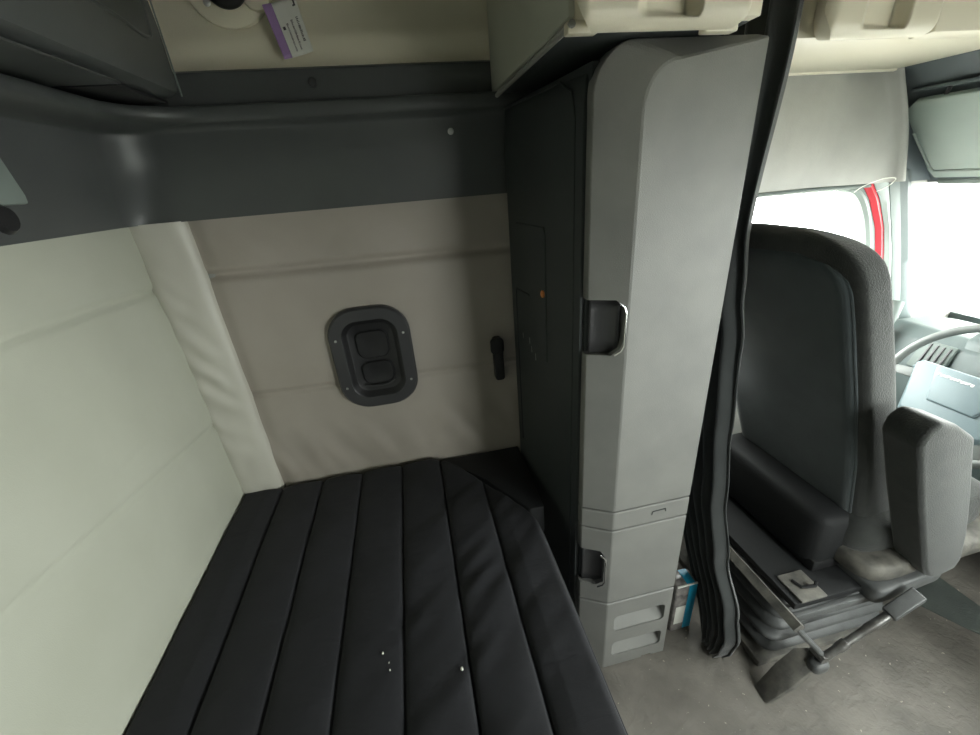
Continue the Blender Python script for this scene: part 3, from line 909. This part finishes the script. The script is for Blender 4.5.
# cushion: rounded block, front higher
def cush(name, x0, x1, y0, y1, z0, z1, mt, e=0.28, tilt=0.0, n=28, m_=14, par=None):
    bm = bmesh.new(); cx_, cy_, cz_ = (x0 + x1) / 2, (y0 + y1) / 2, (z0 + z1) / 2
    rings = []
    for j in range(m_ + 1):
        b = -math.pi / 2 + math.pi * j / m_
        cb = max(0.02, math.cos(b)) ** e; sb = math.copysign(abs(math.sin(b)) ** e, math.sin(b))
        ring = []
        for k in range(n):
            a = 2 * math.pi * k / n; c, s = math.cos(a), math.sin(a)
            ca = math.copysign(abs(c) ** e, c); sa = math.copysign(abs(s) ** e, s)
            x = cx_ + (x1 - x0) / 2 * ca * cb; y = cy_ + (y1 - y0) / 2 * sa * cb; z = cz_ + (z1 - z0) / 2 * sb + tilt * (x - cx_)
            ring.append((x, y, z))
        rings.append(ring)
    add_loft(bm, rings)
    return finish(bm, name, mt, par, True)


cush('cushion', 1.30, 1.86, 0.70, 1.23, 0.45, 0.61, M['seat'], 0.3, 0.05, par=ds)
cush('cushion_shell', 1.30, 1.88, 0.645, 1.25, 0.395, 0.475, M['dust'], 0.25, 0.05, par=ds)['label'] = 'dusty beige seat pan rim'

# armrest folded up along the backrest (padded block with pointed top)
A_ = [(1.185, 1.02), (1.192, 1.062), (1.225, 1.086), (1.29, 1.062), (1.345, 1.010), (1.36, 0.975), (1.445, 0.80), (1.525, 0.62), (1.565, 0.50), (1.56, 0.455), (1.49, 0.43), (1.45, 0.45), (1.42, 0.495), (1.29, 0.80)]
arm = prism('armrest', [(x + (0.012 if x > 1.32 else -0.012), z - 0.008) for x, z in A_], 'y', 0.604, 0.703, M['seat'], ds, bevel=0.014, seg=4)
# backrest lower knuckle cover and hinge plastic
cush('hinge_cover', 1.33, 1.60, 0.625, 0.80, 0.335, 0.405, M['bellows'], 0.25, 0.18, par=ds)

# suspension: upper frame, rails, bellows, base plate
cush('shade_block', 1.20, 1.50, 0.76, 1.30, 0.352, 0.60, M['bunk'], 0.3, par=ds)  # black block; its colour stands in for deep shade behind the seat base
box('dusty_bracket', (1.09, 0.672, 0.352), (1.19, 0.775, 0.362), M['dust'], ds, bevel=0.004)
box('suspension_plate', (1.07, 0.675, 0.325), (1.60, 1.22, 0.352), M['bunk'], ds, bevel=0.004)  # plate coloured near-black to carry the deep shade under the seat
tube('rear_rail', [(1.035, 0.62, 0.325), (1.035, 1.20, 0.325)], 0.022, M['dust'], ds, n=4)
box('slide_rail', (1.06, 0.655, 0.29), (1.40, 0.674, 0.322), M['bellows'], ds, bevel=0.004)
box('seat_mount', (1.22, 0.76, 0.352), (1.70, 1.18, 0.40), M['black'], ds, bevel=0.008)
rings = []
nb = 5
for i in range(nb * 6 + 1):
    t = i / (nb * 6); z = lerp(0.035, 0.322, t)
    fold = 0.5 - 0.5 * math.cos(2 * math.pi * t * nb)
    ex = -0.012 + 0.030 * (abs(fold) ** 0.6) - 0.01 * t
    rings.append([(x, y, z) for x, y in rrect(1.31, 0.935, 0.50 + 2 * ex, 0.45 + 2 * ex, 0.05, 5)])
loft('bellows', rings, M['bellows'], ds, smooth=True)
box('base_plate', (1.02, 0.69, 0.0), (1.60, 1.19, 0.03), M['dust'], ds, bevel=0.004)
# latch hook on the rear of the plate
tube('release_hook', [(1.12, 0.745, 0.366), (1.13, 0.715, 0.366), (1.17, 0.705, 0.372), (1.18, 0.712, 0.382)], 0.006, M['black'], ds, n=8)

# adjusting lever: rod, joint, floor bracket, jointed arm, grip
tube('lever_rod', [(1.035, 0.628, 0.318), (1.08, 0.615, 0.26), (1.135, 0.60, 0.19)], 0.010, M['bellows'], ds, n=10)
br_ = loft('lever_bracket', [[(0.962, 0.642, 0.002), (0.958, 0.585, 0.002), (0.982, 0.583, 0.004), (0.985, 0.64, 0.004)],
                            [(1.03, 0.650, 0.085), (1.03, 0.578, 0.075), (1.045, 0.575, 0.068), (1.045, 0.648, 0.078)],
                            [(1.095, 0.652, 0.150), (1.11, 0.585, 0.135), (1.12, 0.583, 0.125), (1.105, 0.65, 0.14)],
                            [(1.145, 0.630, 0.168), (1.15, 0.592, 0.150), (1.15, 0.590, 0.14), (1.145, 0.628, 0.158)]], M['dust'], ds, bevel=0.003)
cush('lever_joint', 1.10, 1.165, 0.570, 0.615, 0.115, 0.162, M['bellows'], 0.7, 0, par=ds)
tube('pivot_bolt', [(1.135, 0.58, 0.178), (1.135, 0.625, 0.178)], 0.014, M['steel'], ds, n=10)
tube('lever_arm', [(1.135, 0.59, 0.175), (1.18, 0.59, 0.209), (1.185, 0.59, 0.213), (1.21, 0.59, 0.231), (1.212, 0.59, 0.232), (1.27, 0.59, 0.274), (1.275, 0.59, 0.278), (1.345, 0.59, 0.325)],
     [0.013, 0.013, 0.016, 0.016, 0.012, 0.012, 0.014, 0.013], M['steel'], ds, n=12)
g = box('lever_grip', (0, -0.021, -0.022), (0.115, 0.021, 0.022), M['bellows'], ds, bevel=0.005, seg=3)
gm = Matrix.Translation((1.34, 0.59, 0.325)) @ Matrix.Rotation(math.radians(-36), 4, 'Y') @ Matrix.Rotation(math.radians(12), 4, 'X')
g.data.transform(gm)
rebase(ds, (1.3, 0.95, 0.0))

# thin dark sheet standing in for the seat and dashboard shadow on the floor
fm = prism('floor_shade', [(2.015, 0.50), (2.015, 1.3), (1.75, 1.3), (1.72, 1.1), (1.74, 0.87), (1.79, 0.76), (1.88, 0.60), (1.95, 0.52)], 'z', 0.0, 0.008, M['mat'], bevel=0.002)
tag(fm, 'dark green-grey sheet painted as shade on the driver footwell floor at right', 'painted shade')

# ================================================================== BLUE PACKAGE
pk = thing('wrapped_package', 'clear wrapped package with blue stripe and white label beside the cabinet base', 'package')
px0, px1, py0, py1, pz1 = 0.785, 0.875, 0.875, 0.945, 0.27
box('wrapped_box', (px0, py0, 0.004), (px1, py1, pz1), M['wrap'], pk, bevel=0.01, seg=3)
bm = bmesh.new(); add_box(bm, (px0 + 0.052, py0 - 0.002, 0.02), (px0 + 0.085, py0 + 0.004, pz1 - 0.004)); add_box(bm, (px0 + 0.045, py0 + 0.006, pz1 - 0.004), (px0 + 0.078, py1 - 0.004, pz1 + 0.0015))
finish(bm, 'stripe', M['blue'], pk, bevel=0.001)['label'] = 'bright blue stripe'
box('label', (px0 + 0.01, py0 - 0.0015, 0.055), (px0 + 0.05, py0 + 0.004, 0.155), M['white'], pk, bevel=0.0005)['label'] = 'white label'
tube('wrap_rim', [(px0 + 0.004, py0 + 0.003, pz1 - 0.003), (px1 - 0.004, py0 + 0.003, pz1 - 0.003)], 0.004, M['white'], pk, n=6)
rebase(pk, (0.81, 0.925, 0.0))

# ================================================================== DRIVING CONTROLS
db = thing('dashboard', 'grey-green dashboard with slatted vent beyond the steering wheel', 'dashboard')
prism('dash_body', [(2.03, 0.35), (2.02, 0.80), (2.07, 0.945), (2.13, 0.985), (2.30, 0.98), (2.50, 0.93), (2.50, 0.35)], 'y', WR + 0.02, 1.365, M['dash'], db, bevel=0.012, seg=3)
prism('instrument_hood', [(2.075, 0.62), (2.07, 0.90), (2.09, 0.985), (2.14, 1.02), (2.22, 1.0), (2.22, 0.62)], 'y', 0.60, 1.09, M['dash'], db, bevel=0.015, seg=3)
v_ = thing('x', None, None); bpy.data.objects.remove(v_)
vent = loft('air_vent', [[(2.013, 1.085, 0.845), (2.013, 1.20, 0.845), (2.062, 1.20, 0.955), (2.062, 1.085, 0.955)], [(2.033, 1.085, 0.835), (2.033, 1.20, 0.835), (2.082, 1.20, 0.945), (2.082, 1.085, 0.945)]], M['seal'], db, bevel=0.004)
for k in range(4):
    y = 1.10 + k * 0.022
    tube('vent_slat', [(2.012, y, 0.855), (2.058, y, 0.945)], 0.0045, M['black'], vent, n=6)
rebase(db, (2.2, 0.2, 0.35))
gh = thing('grab_handle', 'pale rounded grab handle on the front door pillar by the wheel', 'grab handle')
tube('handle_bar', smoothpath([(1.98, 1.34, 0.86), (2.0, 1.33, 0.93), (2.04, 1.33, 1.02), (2.07, 1.345, 1.075)], 6), 0.022, M['seal'], gh, n=14)
tube('handle_mount', [(2.06, 1.34, 1.055), (2.075, 1.40, 1.06)], 0.02, M['seal'], gh, n=10)
rebase(gh, (2.0, 1.34, 0.86))

sw = thing('steering_wheel', 'grey steering wheel with pale angular hub in front of the driver seat', 'steering wheel')
WC = Vector((1.86, 0.905, 0.88)); T = Vector((0.50, 0, 0.866)); Yv = Vector((0, 1, 0)); Nn = Vector((-0.866, 0, 0.5))
def wp(a, b, c=0.0): return WC + Yv * a + T * b + Nn * c
bm = bmesh.new(); R_ = 0.25; n1, n2 = 72, 14; rings = []
for i in range(n1):
    a = 2 * math.pi * i / n1
    rings.append([wp(math.cos(a) * (R_ + 0.015 * math.cos(2 * math.pi * k / n2)), math.sin(a) * (R_ + 0.015 * math.cos(2 * math.pi * k / n2)), 0.015 * math.sin(2 * math.pi * k / n2)) for k in range(n2)])
rings.append(rings[0]); add_loft(bm, rings, True, False); bmesh.ops.remove_doubles(bm, verts=bm.verts, dist=1e-5)
finish(bm, 'rim', M['wheel'], sw, True)
hubp = [(0.185, 0.05), (0.17, 0.065), (-0.17, 0.065), (-0.185, 0.05), (-0.135, -0.135), (-0.11, -0.15), (0.11, -0.15), (0.135, -0.135)]
hb = loft('hub', [[wp(a, b, -0.05) for a, b in hubp], [wp(a, b, 0.005) for a, b in hubp], [wp(a * 0.93, b * 0.9, 0.022) for a, b in hubp]], M['hub'], sw, bevel=0.004)
ctr = [(0.112, 0.052), (0.10, 0.062), (-0.10, 0.062), (-0.112, 0.052), (-0.07, -0.07), (0.07, -0.07)]
loft('horn_pad', [[wp(a, b, 0.021) for a, b in ctr], [wp(a, b, 0.026) for a, b in ctr], [wp(a * 0.95, b * 0.93, 0.031) for a, b in ctr]], M['hub'], sw, bevel=0.003)
bm = bmesh.new(); rs = random.Random(11)
def gl(a0, b0, a1, b1, w=0.0017): add_tube(bm, [wp(a0, b0, 0.032), wp(a1, b1, 0.032)], w, 5)
for k in range(11):           # raised illegible lettering: nine pale glyphs
    a = 0.09 - k * 0.0098; h = 0.0038
    gl(a, 0.03 - h, a, 0.03 + h)
    if k % 3 == 0: gl(a, 0.03 + h, a - 0.005, 0.03 + h); gl(a, 0.03, a - 0.004, 0.03)
    elif k % 3 == 1: gl(a, 0.03 - h, a - 0.005, 0.03 - h); gl(a - 0.005, 0.03 - h, a - 0.005, 0.03 + h)
    else: gl(a, 0.03 + h, a - 0.005, 0.03 - h); gl(a - 0.005, 0.03 - h, a - 0.005, 0.03 + h)
finish(bm, 'raised_lettering', M['white'], sw)['label'] = 'pale raised lettering on the hub'
for s in (1, -1):
    loft('spoke', [[wp(s * 0.14, 0.03, -0.012), wp(s * 0.14, -0.01, -0.012), wp(s * 0.14, -0.01, 0.006), wp(s * 0.14, 0.03, 0.006)], [wp(s * 0.248, 0.015, -0.006), wp(s * 0.248, -0.015, -0.006), wp(s * 0.248, -0.015, 0.006), wp(s * 0.248, 0.015, 0.006)]], M['wheel'], sw, bevel=0.003)
    loft('spoke', [[wp(s * 0.09, -0.10, -0.012), wp(s * 0.06, -0.11, -0.012), wp(s * 0.06, -0.11, 0.006), wp(s * 0.09, -0.10, 0.006)], [wp(s * 0.165, -0.185, -0.006), wp(s * 0.14, -0.205, -0.006), wp(s * 0.14, -0.205, 0.006), wp(s * 0.165, -0.185, 0.006)]], M['wheel'], sw, bevel=0.003)
tube('steering_column', [wp(0, 0, -0.05), wp(0, 0, -0.09), wp(0, 0, -0.125)], [0.05, 0.045, 0.04], M['latch'], sw, n=16)
tube('stalk', [wp(0.05, -0.02, -0.09), wp(0.17, 0.0, -0.07), wp(0.20, 0.005, -0.065)], [0.008, 0.009, 0.016], M['black'], sw, n=10)
box('stalk_switch', tuple(wp(0.185, 0.03, -0.04) - Vector((0.012, 0.02, 0.02))), tuple(wp(0.185, 0.03, -0.04) + Vector((0.012, 0.02, 0.015))), M['hub'], sw, bevel=0.004)
rebase(sw, tuple(WC))

# sun visor
sv = thing('sun_visor', 'pale green-grey sun visor folded against the header above the windscreen', 'sun visor')
def vz(x): return 1.832 - (x - 1.80) * 1.38
vb = []
for (y, x) in [(1.360, 1.815), (1.366, 1.83), (1.335, 1.965), (1.318, 1.985), (0.45, 1.985), (0.43, 1.965), (0.42, 1.80), (1.33, 1.80)]: vb.append((y, x))
nx, nz = -0.81, -0.586   # out of the sloping header
loft('visor_board', [[(x, y, vz(x)) for y, x in vb], [(x - nx * 0.022, y, vz(x) - nz * 0.022) for y, x in vb]], M['visor'], sv, bevel=0.005, seg=3)
tube('visor_rim', [(x - 0.002, y, vz(x) - 0.001) for y, x in [(1.352, 1.87), (1.325, 1.955), (1.312, 1.966), (0.45, 1.966)]], 0.004, M['seal2'], sv, n=6)
box('visor_mount', (1.795, 0.45, 1.862), (1.83, 1.35, 1.872), M['header'], sv, bevel=0.003)
tube('visor_pin', [(1.81, 1.25, 1.84), (1.82, 1.25, 1.866)], 0.006, M['latch'], sv, n=8)
rebase(sv, (1.82, 0.9, 1.86))

# loose white thread at the top of the door window
th = tube('loose_thread', smoothpath([(1.70, 1.372, 1.548), (1.715, 1.360, 1.566), (1.75, 1.352, 1.580), (1.80, 1.35, 1.590), (1.85, 1.35, 1.585), (1.83, 1.355, 1.56), (1.79, 1.36, 1.545)], 6), 0.0016, M['white'], n=6)
tag(th, 'thin loose white thread hanging over the top corner of the door window', 'thread')
